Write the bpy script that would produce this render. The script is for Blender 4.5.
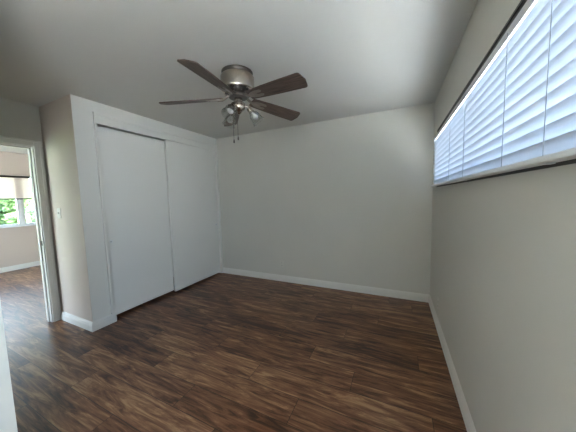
import bpy, bmesh, math, random
from math import sin, cos, pi, radians
from mathutils import Vector, Matrix
random.seed(7)
for o in list(bpy.data.objects): bpy.data.objects.remove(o)
scn = bpy.context.scene
COL = scn.collection

# ------------------------------------------------------------------ camera
YAW, PITCH, ROLL = -0.4370119, -0.08191135, -0.0262048
f = Vector((sin(YAW)*cos(PITCH), cos(YAW)*cos(PITCH), sin(PITCH)))
r = Vector((cos(YAW), -sin(YAW), 0)); u = r.cross(f)
r2 = r*cos(ROLL) + u*sin(ROLL); u2 = -r*sin(ROLL) + u*cos(ROLL)
cam = bpy.data.cameras.new('camera'); camo = bpy.data.objects.new('camera', cam); COL.objects.link(camo)
camo.matrix_world = Matrix(((r2.x, u2.x, -f.x, 2.917), (r2.y, u2.y, -f.y, -3.3084), (r2.z, u2.z, -f.z, 1.3747), (0, 0, 0, 1)))
cam.sensor_fit = 'HORIZONTAL'; cam.sensor_width = 36.0; cam.lens = 36.0*231.54/576.0
cam.clip_start = 0.02; cam.clip_end = 200
scn.camera = camo

# ------------------------------------------------------------------ sky and exposure
world = bpy.data.worlds.new('world'); scn.world = world; world.use_nodes = True
wn = world.node_tree; wn.nodes.clear()
wo = wn.nodes.new('ShaderNodeOutputWorld'); bg = wn.nodes.new('ShaderNodeBackground')
tc = wn.nodes.new('ShaderNodeTexCoord'); sep = wn.nodes.new('ShaderNodeSeparateXYZ'); rmp = wn.nodes.new('ShaderNodeValToRGB')
rmp.color_ramp.elements[0].position = 0.0; rmp.color_ramp.elements[0].color = (0.76, 0.88, 1.0, 1)
rmp.color_ramp.elements[1].position = 0.8; rmp.color_ramp.elements[1].color = (0.45, 0.67, 1.0, 1)
wn.links.new(tc.outputs['Generated'], sep.inputs[0]); wn.links.new(sep.outputs['Z'], rmp.inputs[0])
wn.links.new(rmp.outputs[0], bg.inputs['Color']); wn.links.new(bg.outputs[0], wo.inputs[0])
bg.inputs['Strength'].default_value = 5.0
def portal(name, loc, rot, sx, sy):
    l = bpy.data.lights.new(name, 'AREA'); l.shape = 'RECTANGLE'; l.size = sx; l.size_y = sy; l.cycles.is_portal = True
    o = bpy.data.objects.new(name, l); o.location = loc; o.rotation_euler = rot; COL.objects.link(o)
# area light -Z is its direction; daylight portals just outside the window openings
portal('window_portal', (3.50, -1.64, 1.76), (0, radians(90), 0), 0.64, 2.8)
portal('hall_window_portal', (-4.5, -1.75, 1.45), (0, radians(-90), 0), 1.1, 1.7)
portal('added_hall_window_portal', (-2.6, -4.4, 1.15), (radians(90), 0, 0), 2.2, 2.1)  # serves the unseen hall window added for daylight
portal('added_side_window_portal', (3.50, -4.15, 1.45), (0, radians(90), 0), 1.4, 1.1)  # serves the added side window behind the camera
sun = bpy.data.lights.new('sun', 'SUN'); sun.energy = 30.0; sun.angle = radians(0.6); sun.color = (1.0, 0.95, 0.88)
suno = bpy.data.objects.new('sun', sun); suno.rotation_euler = (radians(-38), 0, 0); suno.location = (0, 8, 10); COL.objects.link(suno)
scn.view_settings.view_transform = 'Standard'; scn.view_settings.look = 'None'
scn.view_settings.gamma = 1.0; scn.view_settings.use_curve_mapping = False
scn.view_settings.exposure = 2.0

# ------------------------------------------------------------------ helpers
class MB:
    def __init__(s): s.v = []; s.f = []; s.M = Matrix()
    def add(s, vs, fs):
        n = len(s.v); s.v += [tuple(s.M @ Vector(q)) for q in vs]; s.f += [tuple(i+n for i in q) for q in fs]; return s
    def box(s, x0, x1, y0, y1, z0, z1):
        vs = [(x, y, z) for z in (z0, z1) for y in (y0, y1) for x in (x0, x1)]
        return s.add(vs, [(0, 2, 3, 1), (4, 5, 7, 6), (0, 1, 5, 4), (2, 6, 7, 3), (0, 4, 6, 2), (1, 3, 7, 5)])
    def lathe(s, prof, n=32, caps=True):
        vs = []; fs = []
        for (rr, z) in prof:
            for i in range(n): a = 2*pi*i/n; vs.append((rr*cos(a), rr*sin(a), z))
        for j in range(len(prof)-1):
            for i in range(n): k = (i+1) % n; fs.append((j*n+i, j*n+k, (j+1)*n+k, (j+1)*n+i))
        if caps:
            fs.append(tuple(range(n))[::-1]); fs.append(tuple((len(prof)-1)*n+i for i in range(n)))
        return s.add(vs, fs)
    def tube(s, path, rad, n=10):
        path = [Vector(q) for q in path]; vs = []; fs = []
        for i, q in enumerate(path):
            d = (path[min(i+1, len(path)-1)] - path[max(i-1, 0)]).normalized()
            a = d.orthogonal().normalized() if i == 0 else (pa - d*pa.dot(d)).normalized()
            pa = a; b = d.cross(a); rr = rad[i] if isinstance(rad, (list, tuple)) else rad
            for k in range(n): t = 2*pi*k/n; vs.append(tuple(q + (a*cos(t)+b*sin(t))*rr))
        for j in range(len(path)-1):
            for i in range(n): k = (i+1) % n; fs.append((j*n+i, j*n+k, (j+1)*n+k, (j+1)*n+i))
        fs.append(tuple(range(n))[::-1]); fs.append(tuple((len(path)-1)*n+i for i in range(n)))
        return s.add(vs, fs)
    def sweep(s, prof, p0, p1, out):
        # extrude a closed 2D profile (distance out of wall, height) from p0 to p1
        p0 = Vector(p0); p1 = Vector(p1); out = Vector(out); n = len(prof)
        vs = [tuple(q + out*a + Vector((0, 0, b))) for q in (p0, p1) for a, b in prof]
        fs = [(i, (i+1) % n, n+(i+1) % n, n+i) for i in range(n)] + [tuple(range(n))[::-1], tuple(range(n, 2*n))]
        return s.add(vs, fs)
    def outline(s, pts, z0, z1):
        n = len(pts); vs = [(x, y, z) for z in (z0, z1) for x, y in pts]
        fs = [(i, (i+1) % n, n+(i+1) % n, n+i) for i in range(n)] + [tuple(range(n))[::-1], tuple(range(n, 2*n))]
        return s.add(vs, fs)
    def build(s, name, mat, parent=None, smooth=False, bevel=0, loc=None, rot=None, solid=True):
        me = bpy.data.meshes.new(name); me.from_pydata(s.v, [], s.f); me.update()
        if solid:
            bm = bmesh.new(); bm.from_mesh(me); bmesh.ops.recalc_face_normals(bm, faces=bm.faces); bm.to_mesh(me); bm.free()
        o = bpy.data.objects.new(name, me); COL.objects.link(o); me.materials.append(mat)
        if parent: o.parent = parent
        if loc: o.location = loc
        if rot: o.rotation_euler = rot
        if smooth:
            for q in me.polygons: q.use_smooth = True
            try: me.set_sharp_from_angle(angle=radians(38))
            except Exception: pass
        if bevel:
            b = o.modifiers.new('bevel', 'BEVEL'); b.width = bevel; b.segments = 2; b.limit_method = 'ANGLE'
        return o
def box(*a): return MB().box(*a)
def struct(o): o['kind'] = 'structure'; return o
def tag(o, label, cat, group=None):
    o['label'] = label; o['category'] = cat
    if group: o['group'] = group
    return o
def empty(name, loc, rot=(0, 0, 0)):
    o = bpy.data.objects.new(name, None); o.location = loc; o.rotation_euler = rot; o.empty_display_size = 0.05; COL.objects.link(o); return o

# ------------------------------------------------------------------ materials
def mat(name, col, rough=0.6, metal=0.0, spec=0.5, bump=0.0, bscale=200.0, vary=0.0, vscale=1.5):
    m = bpy.data.materials.new(name); m.use_nodes = True; t = m.node_tree; b = t.nodes['Principled BSDF']
    b.inputs['Base Color'].default_value = (*col, 1); b.inputs['Roughness'].default_value = rough
    b.inputs['Metallic'].default_value = metal; b.inputs['Specular IOR Level'].default_value = spec
    c = t.nodes.new('ShaderNodeTexCoord')
    if vary:
        n = t.nodes.new('ShaderNodeTexNoise'); n.inputs['Scale'].default_value = vscale; n.inputs['Detail'].default_value = 3
        r_ = t.nodes.new('ShaderNodeValToRGB'); r_.color_ramp.elements[0].position = .3; r_.color_ramp.elements[1].position = .7
        r_.color_ramp.elements[0].color = (*[x*(1-vary) for x in col], 1); r_.color_ramp.elements[1].color = (*[min(1, x*(1+vary)) for x in col], 1)
        t.links.new(c.outputs['Object'], n.inputs['Vector']); t.links.new(n.outputs['Fac'], r_.inputs[0]); t.links.new(r_.outputs[0], b.inputs['Base Color'])
    if bump:
        n2 = t.nodes.new('ShaderNodeTexNoise'); n2.inputs['Scale'].default_value = bscale; n2.inputs['Detail'].default_value = 4
        bp = t.nodes.new('ShaderNodeBump'); bp.inputs['Strength'].default_value = bump; bp.inputs['Distance'].default_value = 0.002
        t.links.new(c.outputs['Object'], n2.inputs['Vector']); t.links.new(n2.outputs['Fac'], bp.inputs['Height']); t.links.new(bp.outputs[0], b.inputs['Normal'])
    return m
M_wall = mat('wall_paint', (0.63, 0.605, 0.54), 0.55, bump=0.15, bscale=120, vary=0.015)
M_ceil = mat('ceiling_paint', (0.62, 0.60, 0.555), 0.6, bump=0.2, bscale=90, vary=0.015)
M_beige = mat('beige_wall_paint', (0.62, 0.525, 0.45), 0.6, bump=0.15, bscale=120, vary=0.015)
M_trim = mat('white_trim_paint', (0.76, 0.74, 0.69), 0.38)
M_clos = mat('closet_surround_paint', (0.75, 0.735, 0.685), 0.45, bump=0.1, bscale=120)
M_door = mat('closet_door_paint', (0.78, 0.765, 0.72), 0.40, bump=0.05, bscale=60)
M_dark = mat('dark_gap', (0.03, 0.028, 0.026), 0.8)
M_bronze = mat('dark_bronze_frame', (0.045, 0.04, 0.037), 0.5, metal=0.2)
M_plate = mat('ivory_plate', (0.66, 0.63, 0.56), 0.35)
M_slot = mat('slot_dark', (0.05, 0.045, 0.04), 0.6)
M_nickel = mat('brushed_nickel', (0.52, 0.46, 0.40), 0.2, metal=1.0, bump=0.08, bscale=300)
M_nickd = mat('dark_nickel', (0.10, 0.085, 0.075), 0.4, metal=0.8)
M_iron = mat('antique_nickel_iron', (0.30, 0.26, 0.225), 0.3, metal=1.0)
M_steel = mat('steel', (0.6, 0.59, 0.57), 0.3, metal=1.0)
M_vinyl = mat('white_vinyl', (0.80, 0.80, 0.80), 0.4)
M_bark = mat('bark', (0.13, 0.09, 0.06), 0.9, bump=0.5, bscale=20)
M_grass = mat('lawn', (0.14, 0.22, 0.07), 0.9, vary=0.3, vscale=3)
M_conc = mat('concrete_ground', (0.62, 0.61, 0.59), 0.9, vary=0.1, vscale=2)
M_cord = mat('cord', (0.40, 0.42, 0.46), 0.7)
M_railm = mat('blind_rail_white', (0.72, 0.73, 0.74), 0.4)

def translucent(name, col, fac, rough=0.5):
    m = bpy.data.materials.new(name); m.use_nodes = True; t = m.node_tree; b = t.nodes['Principled BSDF']; o = t.nodes['Material Output']
    b.inputs['Base Color'].default_value = (*col, 1); b.inputs['Roughness'].default_value = rough
    tr = t.nodes.new('ShaderNodeBsdfTranslucent'); tr.inputs[0].default_value = (*col, 1)
    mx = t.nodes.new('ShaderNodeMixShader'); mx.inputs[0].default_value = fac
    t.links.new(b.outputs[0], mx.inputs[1]); t.links.new(tr.outputs[0], mx.inputs[2]); t.links.new(mx.outputs[0], o.inputs[0]); return m
M_slat = translucent('blind_slat_white', (0.69, 0.73, 0.79), 0.20, 0.4)
M_shade = translucent('roller_shade_fabric', (0.88, 0.78, 0.71), 0.30, 0.8)

def glass(name, tint=(1, 1, 1), refl=0.08, ior=1.45):
    m = bpy.data.materials.new(name); m.use_nodes = True; t = m.node_tree; t.nodes.remove(t.nodes['Principled BSDF']); o = t.nodes['Material Output']
    tr = t.nodes.new('ShaderNodeBsdfTransparent'); tr.inputs[0].default_value = (*tint, 1)
    gl = t.nodes.new('ShaderNodeBsdfGlossy'); gl.inputs['Roughness'].default_value = 0.03
    lw = t.nodes.new('ShaderNodeLayerWeight'); lw.inputs[0].default_value = refl
    mx = t.nodes.new('ShaderNodeMixShader')
    t.links.new(lw.outputs['Facing'], mx.inputs[0]); t.links.new(tr.outputs[0], mx.inputs[1]); t.links.new(gl.outputs[0], mx.inputs[2]); t.links.new(mx.outputs[0], o.inputs[0]); return m
M_pane = glass('window_glass', (0.95, 0.97, 0.97), 0.05)
M_lampg = glass('clear_lamp_glass', (0.95, 0.96, 0.95), 0.28)
M_bulb = mat('frosted_bulb', (0.55, 0.54, 0.52), 0.25)

def leaf_mat(name, c0, c1):
    m = translucent(name, c0, 0.35, 0.6); t = m.node_tree
    g = t.nodes.new('ShaderNodeNewGeometry'); rp = t.nodes.new('ShaderNodeValToRGB')
    rp.color_ramp.elements[0].color = (*c0, 1); rp.color_ramp.elements[1].color = (*c1, 1)
    t.links.new(g.outputs['Random Per Island'], rp.inputs[0])
    for n in t.nodes:
        if n.type == 'BSDF_PRINCIPLED': t.links.new(rp.outputs[0], n.inputs['Base Color'])
        if n.type == 'BSDF_TRANSLUCENT': t.links.new(rp.outputs[0], n.inputs[0])
    return m
M_leaf = leaf_mat('leaves', (0.09, 0.17, 0.06), (0.38, 0.50, 0.27))
M_leaf2 = leaf_mat('pale_leaves', (0.16, 0.24, 0.15), (0.48, 0.56, 0.44))

def plank_mat():
    m = bpy.data.materials.new('vinyl_plank_floor'); m.use_nodes = True; t = m.node_tree; N = t.nodes; L = t.links; b = N['Principled BSDF']
    tc = N.new('ShaderNodeTexCoord'); sp = N.new('ShaderNodeSeparateXYZ'); L.new(tc.outputs['Object'], sp.inputs[0])
    def mth(op, a, b_=None, clamp=False):
        n = N.new('ShaderNodeMath'); n.operation = op; n.use_clamp = clamp
        for i, q in enumerate((a, b_)):
            if q is None: continue
            if isinstance(q, (int, float)): n.inputs[i].default_value = q
            else: L.new(q, n.inputs[i])
        return n.outputs[0]
    X, Y = sp.outputs['X'], sp.outputs['Y']
    W, LEN = 0.195, 1.22
    yr = mth('DIVIDE', mth('ADD', Y, 20*W - 0.19 + 2.33 - 2.33), W)
    row = mth('FLOOR', yr); fy = mth('FRACT', yr)
    wn_ = N.new('ShaderNodeTexWhiteNoise'); wn_.noise_dimensions = '1D'; L.new(row, wn_.inputs['W'])
    xr = mth('ADD', mth('DIVIDE', X, LEN), mth('ADD', mth('MULTIPLY', row, 0.37), mth('MULTIPLY', wn_.outputs['Value'], 0.2)))
    colm = mth('FLOOR', xr); fx = mth('FRACT', xr)
    cv = N.new('ShaderNodeCombineXYZ'); L.new(colm, cv.inputs[0]); L.new(row, cv.inputs[1])
    w2 = N.new('ShaderNodeTexWhiteNoise'); w2.noise_dimensions = '2D'; L.new(cv.outputs[0], w2.inputs['Vector'])
    pid = w2.outputs['Value']
    # grain, stretched along the plank and shifted on every plank
    gv = N.new('ShaderNodeCombineXYZ')
    L.new(mth('ADD', mth('MULTIPLY', X, 1.0), mth('MULTIPLY', pid, 37.0)), gv.inputs[0])
    L.new(mth('MULTIPLY', Y, 8.0), gv.inputs[1]); L.new(mth('MULTIPLY', pid, 11.0), gv.inputs[2])
    n1 = N.new('ShaderNodeTexNoise'); n1.inputs['Scale'].default_value = 2.3; n1.inputs['Detail'].default_value = 9; n1.inputs['Roughness'].default_value = 0.68; n1.inputs['Distortion'].default_value = 1.2
    L.new(gv.outputs[0], n1.inputs['Vector'])
    gv2 = N.new('ShaderNodeCombineXYZ'); L.new(mth('ADD', mth('MULTIPLY', X, 3.0), mth('MULTIPLY', pid, 17.0)), gv2.inputs[0]); L.new(mth('MULTIPLY', Y, 60.0), gv2.inputs[1])
    n2 = N.new('ShaderNodeTexNoise'); n2.inputs['Scale'].default_value = 1.6; n2.inputs['Detail'].default_value = 5; n2.inputs['Roughness'].default_value = 0.6
    L.new(gv2.outputs[0], n2.inputs['Vector'])
    g = mth('ADD', mth('MULTIPLY', n1.outputs['Fac'], 0.8), mth('MULTIPLY', n2.outputs['Fac'], 0.2))
    g = mth('ADD', g, mth('MULTIPLY', mth('SUBTRACT', pid, 0.5), 0.10))
    rp = N.new('ShaderNodeValToRGB'); cr = rp.color_ramp
    cr.elements[0].position = 0.38; cr.elements[0].color = (0.038, 0.015, 0.008, 1)
    cr.elements[1].position = 0.64; cr.elements[1].color = (0.43, 0.25, 0.13, 1)
    e = cr.elements.new(0.45); e.color = (0.11, 0.043, 0.020, 1)
    e = cr.elements.new(0.54); e.color = (0.22, 0.102, 0.050, 1)
    L.new(g, rp.inputs[0])
    sy = mth('MINIMUM', fy, mth('SUBTRACT', 1.0, fy)); sx = mth('MINIMUM', fx, mth('SUBTRACT', 1.0, fx))
    seam = mth('MINIMUM', mth('MULTIPLY', sy, W), mth('MULTIPLY', sx, LEN))
    sm = mth('GREATER_THAN', seam, 0.0016)
    mx = N.new('ShaderNodeMix'); mx.data_type = 'RGBA'; L.new(sm, mx.inputs[0]); mx.inputs[6].default_value = (0.012, 0.008, 0.006, 1); L.new(rp.outputs[0], mx.inputs[7])
    L.new(mx.outputs[2], b.inputs['Base Color'])
    b.inputs['Roughness'].default_value = 0.36; b.inputs['Specular IOR Level'].default_value = 0.45
    rr = mth('ADD', mth('MULTIPLY', n2.outputs['Fac'], 0.14), 0.25); L.new(rr, b.inputs['Roughness'])
    bp = N.new('ShaderNodeBump'); bp.inputs['Strength'].default_value = 0.25; bp.inputs['Distance'].default_value = 0.0015
    L.new(mth('ADD', mth('MULTIPLY', sm, 1.0), mth('MULTIPLY', n2.outputs['Fac'], 0.4)), bp.inputs['Height']); L.new(bp.outputs[0], b.inputs['Normal'])
    return m
M_floor = plank_mat()

def wood_mat():
    m = bpy.data.materials.new('weathered_walnut_blade'); m.use_nodes = True; t = m.node_tree; N = t.nodes; L = t.links; b = N['Principled BSDF']
    tc = N.new('ShaderNodeTexCoord'); mp = N.new('ShaderNodeMapping'); mp.inputs['Scale'].default_value = (4, 60, 10)
    n = N.new('ShaderNodeTexNoise'); n.inputs['Scale'].default_value = 1.5; n.inputs['Detail'].default_value = 6
    rp = N.new('ShaderNodeValToRGB'); rp.color_ramp.elements[0].position = .3; rp.color_ramp.elements[1].position = .72
    rp.color_ramp.elements[0].color = (0.055, 0.034, 0.025, 1); rp.color_ramp.elements[1].color = (0.16, 0.105, 0.08, 1)
    L.new(tc.outputs['Object'], mp.inputs[0]); L.new(mp.outputs[0], n.inputs['Vector']); L.new(n.outputs['Fac'], rp.inputs[0]); L.new(rp.outputs[0], b.inputs['Base Color'])
    b.inputs['Roughness'].default_value = 0.45; return m
M_wood = wood_mat()

# ------------------------------------------------------------------ room shell
H = 2.44; W = 3.32; CL = 2.053; CD = 0.679; T = 0.12; YB = -4.85
struct(box(-4.42, 3.44, YB-T, 1.3, -0.1, 0.0).build('floor', M_floor))
struct(box(-4.42, 3.44, YB-T, 1.3, H, H+0.12).build('ceiling', M_ceil))
struct(box(-CD, W+T, 0, T, 0, H).build('wall_far', M_wall))
# window wall with its opening
WY0, WY1, WZ0, WZ1 = -3.02, -0.33, 1.450, 1.992
m = MB(); m.box(W, W+T, YB, 0, 0, WZ0); m.box(W, W+T, YB, 0, WZ1, H); m.box(W, W+T, WY1, 0, WZ0, WZ1); m.box(W, W+T, -3.62, WY0, WZ0, WZ1)
m.v = []; m.f = []
RY0, RY1, RZ0, RZ1 = -4.70, -3.60, 0.75, 2.15  # opening of the unseen side window, cut to bring daylight in
m.box(W, W+T, RY1, 0, 0, WZ0); m.box(W, W+T, RY1, 0, WZ1, H); m.box(W, W+T, WY1, 0, WZ0, WZ1); m.box(W, W+T, RY1, WY0, WZ0, WZ1)
m.box(W, W+T, YB, RY0, 0, H); m.box(W, W+T, RY0, RY1, 0, RZ0); m.box(W, W+T, RY0, RY1, RZ1, H)
struct(m.build('wall_right', M_wall))
# left wall with the doorway
DY0, DY1, DZ = -2.90, -2.125, 2.005
m = MB(); m.box(-CD-T, -CD, DY1, 1.3, 0, H); m.box(-CD-T, -CD, YB, DY0, 0, H); m.box(-CD-T, -CD, DY0, DY1, DZ, H)
struct(m.build('wall_left', M_wall))
# closet return and closet front surround
struct(box(-CD, -0.10, -CL, -CL+0.10, 0, H).box(-0.10, -0.0008, -CL, -CL+0.002, 0, H).build('wall_return', M_beige))
m = MB(); m.box(-0.10, 0, -CL+0.002, -1.877, 0, H); m.box(-0.10, 0, -1.877, -0.0, 2.332, H)
struct(m.build('wall_closet', M_clos))
# wall end at the near left and the rear walls
struct(box(-CD, 1.45, YB, -2.977, 0, H).build('wall_near', M_wall))
m = MB()
m.box(1.45, W+T, YB-T, YB, 0, H)
struct(m.build('wall_rear', M_wall))
# room beyond the doorway
HY0, HY1, HZ0, HZ1 = -2.60, -0.95, 0.925, 1.97
m = MB(); m.box(-4.42, -4.30, YB, 1.3, 0, HZ0); m.box(-4.42, -4.30, YB, 1.3, HZ1, H); m.box(-4.42, -4.30, HY1, 1.3, HZ0, HZ1); m.box(-4.42, -4.30, YB, HY0, HZ0, HZ1)
struct(m.build('wall_hall_far', M_beige))
struct(box(-4.42, -CD-T, 1.18, 1.3, 0, H).build('wall_hall_right', M_beige))
m = MB(); m.box(-4.42, 1.45, YB-T, YB, 2.1, H); m.box(-4.42, -3.8, YB-T, YB, 0, 2.1); m.box(-1.5, 1.45, YB-T, YB, 0, 2.1); m.box(-3.8, -1.5, YB-T, YB, 0, 0.1)  # leaves an opening for the added hall window
struct(m.build('wall_hall_left', M_beige))

# baseboards
BP = [(0, 0), (0.017, 0), (0.017, 0.062), (0.013, 0.072), (0.013, 0.082), (0.007, 0.094), (0.004, 0.1), (0, 0.1)]
def bb(name, p0, p1, out): return struct(MB().sweep(BP, p0, p1, out).build(name, M_trim))
bb('baseboard_far', (0.012, 0, 0), (W, 0, 0), (0, -1, 0))
bb('baseboard_right', (W, 0, 0), (W, YB, 0), (-1, 0, 0))
bb('baseboard_return', (-CD+0.018, -CL, 0), (0.017, -CL, 0), (0, -1, 0))
bb('baseboard_closet', (0, -CL, 0), (0, -1.830, 0), (1, 0, 0))
bb('baseboard_hall', (-4.30, YB, 0), (-4.30, 1.18, 0), (1, 0, 0))

# closet trim: thin frame round the sliding doors
m = MB(); m.box(-0.09, 0.014, -1.872, -1.845, 0.1, 2.3); struct(m.build('trim_1', M_trim, bevel=0.003))
m = MB(); m.box(-0.09, 0.012, -1.872, 0, 2.300, 2.328); struct(m.build('trim_2', M_trim, bevel=0.003))
m = MB(); m.box(-0.09, 0.012, -0.040, 0, 0, 2.300); struct(m.build('trim_3', M_trim, bevel=0.003))
m = MB(); m.box(-0.012, 0.004, -1.845, -0.040, 2.215, 2.300); struct(m.build('trim_4', M_clos, bevel=0.002))
# closet interior: head track (dark)
struct(box(-0.089, -0.014, -1.843, -0.042, 2.245, 2.262).build('trim_5', M_bronze))

# sliding closet doors
def sdoor(y0, y1, x0, x1, z0, z1, pull_y, label):
    o = box(x0, x1, y0, y1, z0, z1).build('sliding_closet_door', M_door, bevel=0.0015)
    q = MB(); q.M = Matrix.Translation((x1, pull_y, 0.915)) @ Matrix.Rotation(pi/2, 4, 'Y')
    q.lathe([(0.0, 0.0005), (0.010, 0.0008), (0.013, 0.003), (0.017, 0.003), (0.018, 0.0)], 24, caps=False)
    fp = q.build('finger_pull', M_railm, o, smooth=True)
    d = MB(); d.M = Matrix.Translation((x1, pull_y, 0.915)) @ Matrix.Rotation(pi/2, 4, 'Y'); d.lathe([(0, 0.0011), (0.0055, 0.0012), (0.0055, 0.0005)], 16, caps=False)
    d.build('pull_recess', M_iron, fp)
    return tag(o, label, 'door')
sdoor(-1.838, -1.005, -0.088, -0.060, 0.040, 2.205, -1.780, 'white flat sliding closet door on the left, nearer the doorway')
sdoor(-1.016, -0.052, -0.040, -0.012, 0.028, 2.222, -0.105, 'white flat sliding closet door on the right, beside the far corner')

# doorway: jamb, stops, casing, strike plate

j = MB(); j.box(-CD-T-0.004, -CD+0.004, DY1-0.018, DY1, 0, DZ-0.018); j.box(-CD-T-0.004, -CD+0.004, DY0, DY0+0.018, 0, DZ-0.018); j.box(-CD-T-0.004, -CD+0.004, DY0, DY1, DZ-0.018, DZ)
j.box(-CD-0.072, -CD-0.040, DY1-0.030, DY1-0.018, 0, DZ-0.018); j.box(-CD-0.072, -CD-0.040, DY0+0.018, DY1-0.018, DZ-0.030, DZ-0.018)
jo = struct(j.build('door_1', M_trim, bevel=0.0015))
c = MB()
CP = [(0, 0.006), (0.012, 0.004), (0.016, 0.02), (0.014, 0.05), (0.018, 0.06), (0.018, 0.064), (0, 0.064)]
def casing(mb, x, sgn):
    mb.box(min(x, x+sgn*.014), max(x, x+sgn*.014), DY1-0.008, DY1+0.050, 0, DZ+0.050)
    mb.box(min(x, x+sgn*.019), max(x, x+sgn*.019), DY1+0.036, DY1+0.056, 0, DZ+0.056)
    mb.box(min(x, x+sgn*.014), max(x, x+sgn*.014), DY0-0.056, DY0+0.008, 0, DZ+0.056)
    mb.box(min(x, x+sgn*.014), max(x, x+sgn*.014), DY0+0.008, DY1-0.008, DZ-0.008, DZ+0.050)
    mb.box(min(x, x+sgn*.019), max(x, x+sgn*.019), DY0+0.008, DY1+0.036, DZ+0.036, DZ+0.056)
casing(c, -CD+0.004, 1); casing(c, -CD-T-0.004, -1)
co = c.build('casing', M_trim, jo, bevel=0.002)
s = MB(); s.box(-CD-0.036, -CD-0.008, DY1-0.0195, DY1-0.018, 0.90, 0.955); sp_ = s.build('strike_plate', M_bronze, jo)

# ------------------------------------------------------------------ bedroom window
wf = MB(); x0, x1 = W+0.05, W+0.10
fr = 0.03
wf.box(x0, x1, WY0, WY1, WZ0, WZ0+fr); wf.box(x0, x1, WY0, WY1, WZ1-fr, WZ1); wf.box(x0, x1, WY0, WY0+fr, WZ0, WZ1); wf.box(x0, x1, WY1-fr, WY1, WZ0, WZ1)
wf.box(x0, x1, -1.675, -1.635, WZ0, WZ1)
win = struct(wf.build('window_1', M_vinyl))
box(W+0.072, W+0.077, WY0+fr, WY1-fr, WZ0+fr, WZ1-fr).build('pane', M_pane, win)
g = MB(); g.box(W-0.007, W-0.0005, WY0-0.03, WY1+0.012, WZ1-0.004, WZ1+0.060); g.box(W-0.012, W-0.007, WY0-0.03, WY1+0.012, WZ1+0.038, WZ1+0.046); g.box(W-0.0036, W-0.0005, WY0-0.03, WY1+0.012, WZ0-0.011, WZ0+0.006)
g.build('window_frame', M_bronze, win, bevel=0.002)

# venetian blind
BX = W-0.028
bl = empty('venetian_blind', (BX, -1.64, 1.46))
BY0, BY1 = -3.03, -0.315
def bput(o): o.location = (-BX, 1.64, -1.46); return o
h = MB(); h.box(BX-0.012, BX+0.018, BY0, BY1, 1.931, 1.966); bput(h.build('headrail', M_railm, bl, bevel=0.003))
NS = 11; PITCHZ = 0.0411; TILT = radians(-68)
sl = MB()
def slat(mb, zc, tilt, w=0.050, th=0.0036, y0=BY0, y1=BY1):
    n = 6; top = []; bot = []
    for i in range(n+1):
        a = -w/2 + w*i/n; cr = 0.0045*(1-(2*a/w)**2)
        top.append((a, cr+th/2)); bot.append((a, cr-th/2))
    pr = top + bot[::-1]; pts = []
    for a, b in pr: pts.append((BX + a*cos(tilt) - b*sin(tilt), zc + a*sin(tilt) + b*cos(tilt)))
    k = len(pts); vs = [(x, y, z) for y in (y0, y1) for x, z in pts]
    mb.add(vs, [(i, (i+1) % k, k+(i+1) % k, k+i) for i in range(k)] + [tuple(range(k))[::-1], tuple(range(k, 2*k))])
for i in range(NS):
    slat(sl, 1.486 + i*PITCHZ, TILT, y1=BY1 + random.uniform(-0.003, 0.003))
bput(sl.build('slats', M_slat, bl, smooth=True))
h = MB(); h.box(BX-0.026, BX+0.024, BY0, BY1, 1.449, 1.466); bput(h.build('bottom_rail', M_vinyl, bl, bevel=0.004))
for y in (-2.90, -2.434, -2.16, -1.594, -1.18, -0.45):
    t_ = MB(); t_.tube([(BX-0.0145, y, 1.455), (BX-0.0145, y, 1.945)], 0.0009, 6)
    bput(t_.build('ladder_cord', M_cord, bl))
for y in (-2.434, -1.594, -0.45):
    t_ = MB(); t_.box(BX-0.012, BX+0.008, y-0.012, y+0.012, 1.444, 1.4495); bput(t_.build('cord_plug', M_railm, bl, bevel=0.002))
tag(bl, 'white horizontal slat blind lowered over the high bedroom window', 'blind')

# side window behind the camera: unseen, added to let more daylight in
wf = MB(); x0, x1 = W+0.05, W+0.09
wf.box(x0, x1, RY0, RY1, RZ0, RZ0+fr); wf.box(x0, x1, RY0, RY1, RZ1-fr, RZ1); wf.box(x0, x1, RY0, RY0+fr, RZ0, RZ1); wf.box(x0, x1, RY1-fr, RY1, RZ0, RZ1)
added_win3 = struct(wf.build('added_window_3', M_vinyl)); box(W+0.068, W+0.073, RY0+fr, RY1-fr, RZ0+fr, RZ1-fr).build('pane', M_pane, added_win3)

# ------------------------------------------------------------------ window of the room beyond
x0, x1 = -4.39, -4.34; wf = MB()
wf.box(x0, x1, HY0, HY1, HZ0, HZ0+.035); wf.box(x0, x1, HY0, HY1, HZ1-.035, HZ1); wf.box(x0, x1, HY0, HY0+.035, HZ0, HZ1); wf.box(x0, x1, HY1-.035, HY1, HZ0, HZ1)
wf.box(x0, x1+.01, -1.285, -1.215, HZ0, HZ1); wf.box(x0-.0, x1-.015, -1.215, -1.175, HZ0, HZ1)
wf.box(-4.345, -4.265, HY0-.03, HY1+.03, HZ0-.028, HZ0)
win2 = struct(wf.build('window_2', M_vinyl, bevel=0.002))
box(-4.368, -4.363, HY0+.035, HY1-.035, HZ0+.035, HZ1-.035).build('pane', M_pane, win2)
wf = MB(); wf.box(-3.8, -1.5, YB-.09, YB-.05, 2.05, 2.1); wf.box(-3.8, -1.5, YB-.09, YB-.05, .1, .15); wf.box(-3.8, -3.74, YB-.09, YB-.05, .1, 2.1); wf.box(-1.56, -1.5, YB-.09, YB-.05, .1, 2.1); wf.box(-2.68, -2.62, YB-.09, YB-.05, .1, 2.1)  # unseen second hall window, put in to brighten the room beyond
added_win4 = struct(wf.build('added_window_4', M_vinyl)); box(-3.74, -1.56, YB-.073, YB-.068, .15, 2.05).build('pane', M_pane, added_win4)
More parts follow.
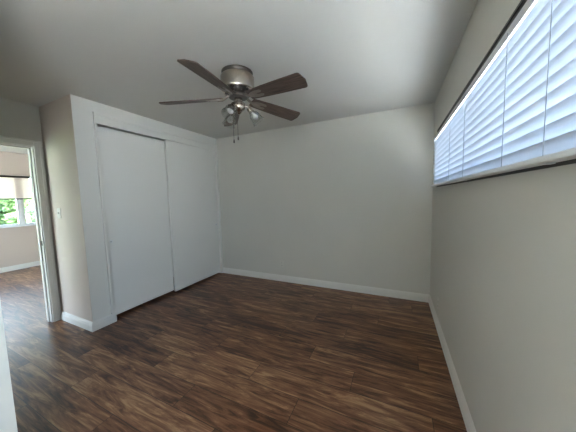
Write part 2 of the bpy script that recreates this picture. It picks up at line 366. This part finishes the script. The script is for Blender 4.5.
# roller shade
rs = empty('roller_shade', (-4.325, -1.75, 1.48))
def rput(o): o.location = (4.325, 1.75, -1.48); return o
rput(box(-4.3265, -4.3235, -2.52, -1.065, 1.497, 1.945).build('shade_fabric', M_shade, rs))
rput(MB().tube([(-4.325, -2.54, 1.482), (-4.325, -1.06, 1.482)], 0.011, 12).build('hem_bar', M_bronze, rs, smooth=True))
rput(MB().tube([(-4.322, -2.56, 1.945), (-4.322, -1.05, 1.945)], 0.018, 14).build('roller', M_nickd, rs, smooth=True))
tag(rs, 'pale beige roller shade half lowered over the window beyond the doorway', 'shade')

# ------------------------------------------------------------------ ceiling fan
FX, FY = 1.676, -1.600
fan = empty('ceiling_fan', (FX, FY, H))
def fz(pr): return [(a, z-H) for a, z in pr]
MB().lathe(fz([(0.0, H-.030), (0.126, H-.030), (0.137, H-.034), (0.141, H-.042), (0.141, H-.137), (0.137, H-.149), (0.120, H-.155), (0.0, H-.155)]), 48, caps=False).build('motor_housing', M_nickel, fan, smooth=True)
MB().lathe(fz([(0.0, H), (0.132, H), (0.130, H-.018), (0.122, H-.031), (0.0, H-.031)]), 48, caps=False).build('ceiling_plate', M_nickd, fan, smooth=True)
v = MB().lathe(fz([(0.0, H-.153), (0.112, H-.153), (0.104, H-.170), (0.085, H-.188), (0.0, H-.188)]), 40, caps=False)
for k in range(20):
    v.M = Matrix.Rotation(2*pi*k/20, 4, 'Z'); v.box(0.085, 0.110, -0.004, 0.004, -.178, -.150)
v.M = Matrix(); v.build('vent_ring', M_nickd, fan, smooth=True)
MB().lathe(fz([(0.0, 2.254), (0.078, 2.254), (0.078, 2.236), (0.05, 2.232), (0.0, 2.232)]), 32, caps=False).build('flywheel', M_nickd, fan, smooth=True)
MB().lathe(fz([(0.0, 2.236), (0.034, 2.236), (0.036, 2.20), (0.052, 2.192), (0.055, 2.186), (0.055, 2.150), (0.050, 2.138), (0.030, 2.124), (0.020, 2.108), (0.012, 2.100), (0.0, 2.097)]), 32, caps=False).build('switch_housing', M_nickel, fan, smooth=True)
A0 = 4.86607792; BR = radians(-15)
def blade(a, label=None):
    pts = [(0.125, -.046), (0.135, -.052)]
    pts += [(0.30, -.063), (0.45, -.070), (0.60, -.0745), (0.630, -.0755)]
    for k in range(1, 6): t = -pi/2 + k*pi/12*1.0; pts.append((0.630+0.022*cos(t)*1.0, -.0755+.022+.022*sin(t)))
    pts += [(0.666, 0.0)]
    for k in range(1, 7): t = k*pi/12; pts.append((0.630+0.022*cos(t), .0755-.022+.022*sin(t)))
    pts += [(0.60, .0745), (0.45, .070), (0.30, .063), (0.135, .052), (0.125, .046)]
    o = MB().outline(pts, -0.004, 0.004).build('blade', M_wood, fan, bevel=0.0012)
    o.location = (0, 0, 2.234-H)
    o.rotation_euler = (Matrix.Rotation(a, 3, 'Z') @ Matrix.Rotation(radians(3.3), 3, 'Y') @ Matrix.Rotation(BR, 3, 'X')).to_euler()
    ir = MB()
    ir.outline([(0.165, -.030), (0.21, -.038), (0.262, -.034), (0.275, -.020), (0.262, -.010), (0.225, -.010), (0.205, 0), (0.225, .010), (0.262, .010), (0.275, .020), (0.262, .034), (0.21, .038), (0.165, .030)], -0.0085, -0.0032)
    ir.tube([(0.055, 0, 0.030), (0.085, 0, 0.022), (0.115, 0, 0.004), (0.14, 0, -0.006), (0.18, 0, -0.007)], [0.012, 0.012, 0.011, 0.012, 0.010], 10)
    ir.outline([(0.130, -.012), (0.17, -.031), (0.17, .031), (0.130, .012)], -0.0095, -0.0030)
    io = ir.build('blade_iron', M_iron, o, smooth=True)
    for (sx, sy) in ((0.255, -.022), (0.255, .022), (0.190, 0)):
        q = MB(); q.M = Matrix.Translation((sx, sy, -0.0085)); q.lathe([(0.0, -0.003), (0.004, -0.0026), (0.0062, 0.0)], 12, caps=False)
        ir_s = q
        ir.v += []  # screws stay in the iron's own mesh
        n = len(io.data.vertices)
        bm = bmesh.new(); bm.from_mesh(io.data)
        vv = [bm.verts.new(c_) for c_ in q.v]
        for fc in q.f:
            try: bm.faces.new([vv[i] for i in fc])
            except ValueError: pass
        bm.to_mesh(io.data); bm.free()
for k in range(5): blade(A0 - 2*pi/5*k)
# light kit
def lamp(a):
    ca, sa = cos(a), sin(a); tl = radians(38)
    arm = MB(); arm.tube([(0.035*ca, 0.035*sa, 2.165-H), (0.065*ca, 0.065*sa, 2.170-H), (0.080*ca, 0.080*sa, 2.163-H), (0.090*ca, 0.090*sa, 2.148-H)], 0.0085, 10)
    arm.build('light_arm', M_nickel, fan, smooth=True)
    base = Vector((0.088*ca, 0.088*sa, 2.150-H))
    # local -Z points down and outward
    Mx = Matrix.Translation(base) @ Matrix.Rotation(a, 4, 'Z') @ Matrix.Rotation(-tl, 4, 'Y')
    s = MB(); s.lathe([(0.0, 0.012), (0.016, 0.010), (0.021, 0.0), (0.0215, -0.026), (0.026, -0.030), (0.026, -0.036), (0.0, -0.036)], 24, caps=False)
    so = s.build('socket', M_nickel, fan, smooth=True); so.matrix_local = Mx
    g = MB(); prof = [(0.023, -0.030), (0.027, -0.040), (0.040, -0.056), (0.048, -0.078), (0.049, -0.098), (0.052, -0.118), (0.060, -0.134)]
    vs = prof + [(rr-0.0018, z) for rr, z in prof[::-1]]
    g.lathe(vs + [vs[0]], 32, caps=False)
    go = g.build('glass_shade', M_lampg, so, smooth=True)
    b_ = MB().lathe([(0.0, -0.034), (0.013, -0.036), (0.014, -0.050), (0.022, -0.062), (0.0285, -0.080), (0.026, -0.096), (0.015, -0.107), (0.0, -0.110)], 24, caps=False)
    b_.build('bulb', M_bulb, so, smooth=True)
for a in (-82, 40, 161.6): lamp(radians(a))
def chain(ax, ay, z0, z1, name='pull_chain'):
    q = MB(); q.tube([(ax, ay, z0-H), (ax, ay, z1+0.03-H)], 0.0013, 6)
    n = int((z0-z1-0.03)/0.009)
    for i in range(n): q.M = Matrix.Translation((ax, ay, z0-H-0.009*i)); q.lathe([(0, .0028), (.0022, .0014), (.0022, -.0014), (0, -.0028)], 6, caps=False)
    q.M = Matrix()
    o = q.build(name, M_nickd, fan)
    q = MB(); q.M = Matrix.Translation((ax, ay, z1-H)); q.lathe([(0, 0.032), (0.004, 0.030), (0.0055, 0.015), (0.0065, 0.006), (0.004, 0.0), (0, 0)], 12, caps=False)
    q.build('chain_fob', M_nickd, o, smooth=True)
chain(-0.030, -0.046, 2.150, 1.850); chain(0.018, -0.050, 2.150, 1.868)
tag(fan, 'five blade ceiling fan in brushed nickel with dark walnut blades and clear glass lamps', 'ceiling fan')

# ------------------------------------------------------------------ electrical plates
def outlet(loc, rotz, label):
    e = empty('wall_outlet', loc, (0, 0, rotz))
    box(-0.035, 0.035, -0.006, 0, -0.0575, 0.0575).build('cover_plate', M_plate, e, bevel=0.0025)
    for z in (-0.02, 0.02):
        pts = [(0.016*cos(t)*1.05, max(-.0135, min(.0135, 0.018*sin(t)))) for t in [2*pi*i/20 for i in range(20)]]
        q = MB(); q.M = Matrix.Translation((0, -0.006, z)) @ Matrix.Rotation(pi/2, 4, 'X'); q.outline(pts, -0.001, 0.0018)
        ro = q.build('receptacle', M_plate, e)
        s = MB(); s.box(-0.0075, -0.0050, -0.0083, -0.0076, z-0.002, z+0.007); s.box(0.0050, 0.0075, -0.0083, -0.0076, z-0.001, z+0.006); s.box(-0.002, 0.002, -0.0083, -0.0076, z-0.010, z-0.006)
        s.build('slots', M_slot, ro)
    q = MB(); q.M = Matrix.Translation((0, -0.006, 0)) @ Matrix.Rotation(pi/2, 4, 'X'); q.lathe([(0, .0015), (.002, .0013), (.0032, 0)], 12, caps=False); q.build('screw', M_steel, e)
    return tag(e, label, 'outlet')
outlet((1.241, 0, 0.286), 0, 'ivory wall outlet low on the far wall above the baseboard')
outlet((W, -0.62, 0.255), -pi/2, 'ivory wall outlet low on the window wall near the corner')
sw = empty('light_switch', (-0.470, -CL, 1.262))
box(-0.036, 0.036, -0.006, 0, -0.058, 0.058).build('cover_plate', M_plate, sw, bevel=0.0025)
q = MB(); q.M = Matrix.Translation((0, -0.006, 0)) @ Matrix.Rotation(radians(-18), 4, 'X'); q.box(-0.005, 0.005, -0.010, 0.003, -0.006, 0.008); q.build('toggle', M_plate, sw, bevel=0.001)
for z in (-0.030, 0.030):
    q = MB(); q.M = Matrix.Translation((0, -0.006, z)) @ Matrix.Rotation(pi/2, 4, 'X'); q.lathe([(0, .0015), (.002, .0013), (.0032, 0)], 12, caps=False); q.build('screw', M_steel, sw)
tag(sw, 'ivory light switch on the beige return wall beside the doorway', 'light switch')

# ------------------------------------------------------------------ outdoors
m = MB(); m.box(-40, -4.43, -30, 30, -0.35, -0.25); struct(m.build('ground', M_grass))
m = MB(); m.box(-4.42, 40, -30, YB-T-0.01, -0.35, -0.25); m.box(3.45, 40, YB-T, 30, -0.35, -0.25); struct(m.build('patio', M_conc))
def tree(x, y, h_, rad, leaf, label, nl=2600, seed=1):
    rnd = random.Random(seed); e = empty('shrub', (x, y, -0.25))
    tr = MB(); tr.tube([(0, 0, 0), (0.05, 0.02, h_*.25), (-0.03, 0.05, h_*.5), (0.02, 0, h_*.8)], [0.11, 0.09, 0.07, 0.02], 10)
    for i in range(7):
        a = rnd.uniform(0, 2*pi); z = h_*rnd.uniform(.2, .6)
        tr.tube([(0, 0, z), (cos(a)*rad*.4, sin(a)*rad*.4, z+.25*h_*.5), (cos(a)*rad*.75, sin(a)*rad*.75, z+.3*h_)], [0.04, 0.025, 0.008], 7)
    tr.build('trunk', M_bark, e, smooth=True)
    lf = MB()
    cl = [(rnd.gauss(0, rad*.5), rnd.gauss(0, rad*.5), h_*rnd.uniform(.25, .95)) for _ in range(26)]
    for i in range(nl):
        c_ = rnd.choice(cl); q = Vector((c_[0]+rnd.gauss(0, rad*.16), c_[1]+rnd.gauss(0, rad*.16), c_[2]+rnd.gauss(0, rad*.15)))
        a = Vector((rnd.gauss(0, 1), rnd.gauss(0, 1), rnd.gauss(0, .5))).normalized(); b = a.orthogonal().normalized()
        s_ = rnd.uniform(.05, .10)
        lf.add([tuple(q-a*s_), tuple(q+b*s_*.45), tuple(q+a*s_), tuple(q-b*s_*.45)], [(0, 1, 2, 3)])
    o = lf.build('foliage', leaf, e, solid=False)
    return tag(e, label, 'shrub')
tree(-6.1, -1.05, 1.95, 0.52, M_leaf, 'leafy green shrub outside, left of the mullion in the window beyond the doorway', 6500, 1)
tree(-8.6, 0.35, 2.3, 0.72, M_leaf2, 'paler green shrub outside, right of the mullion in the window beyond the doorway', 9000, 2)
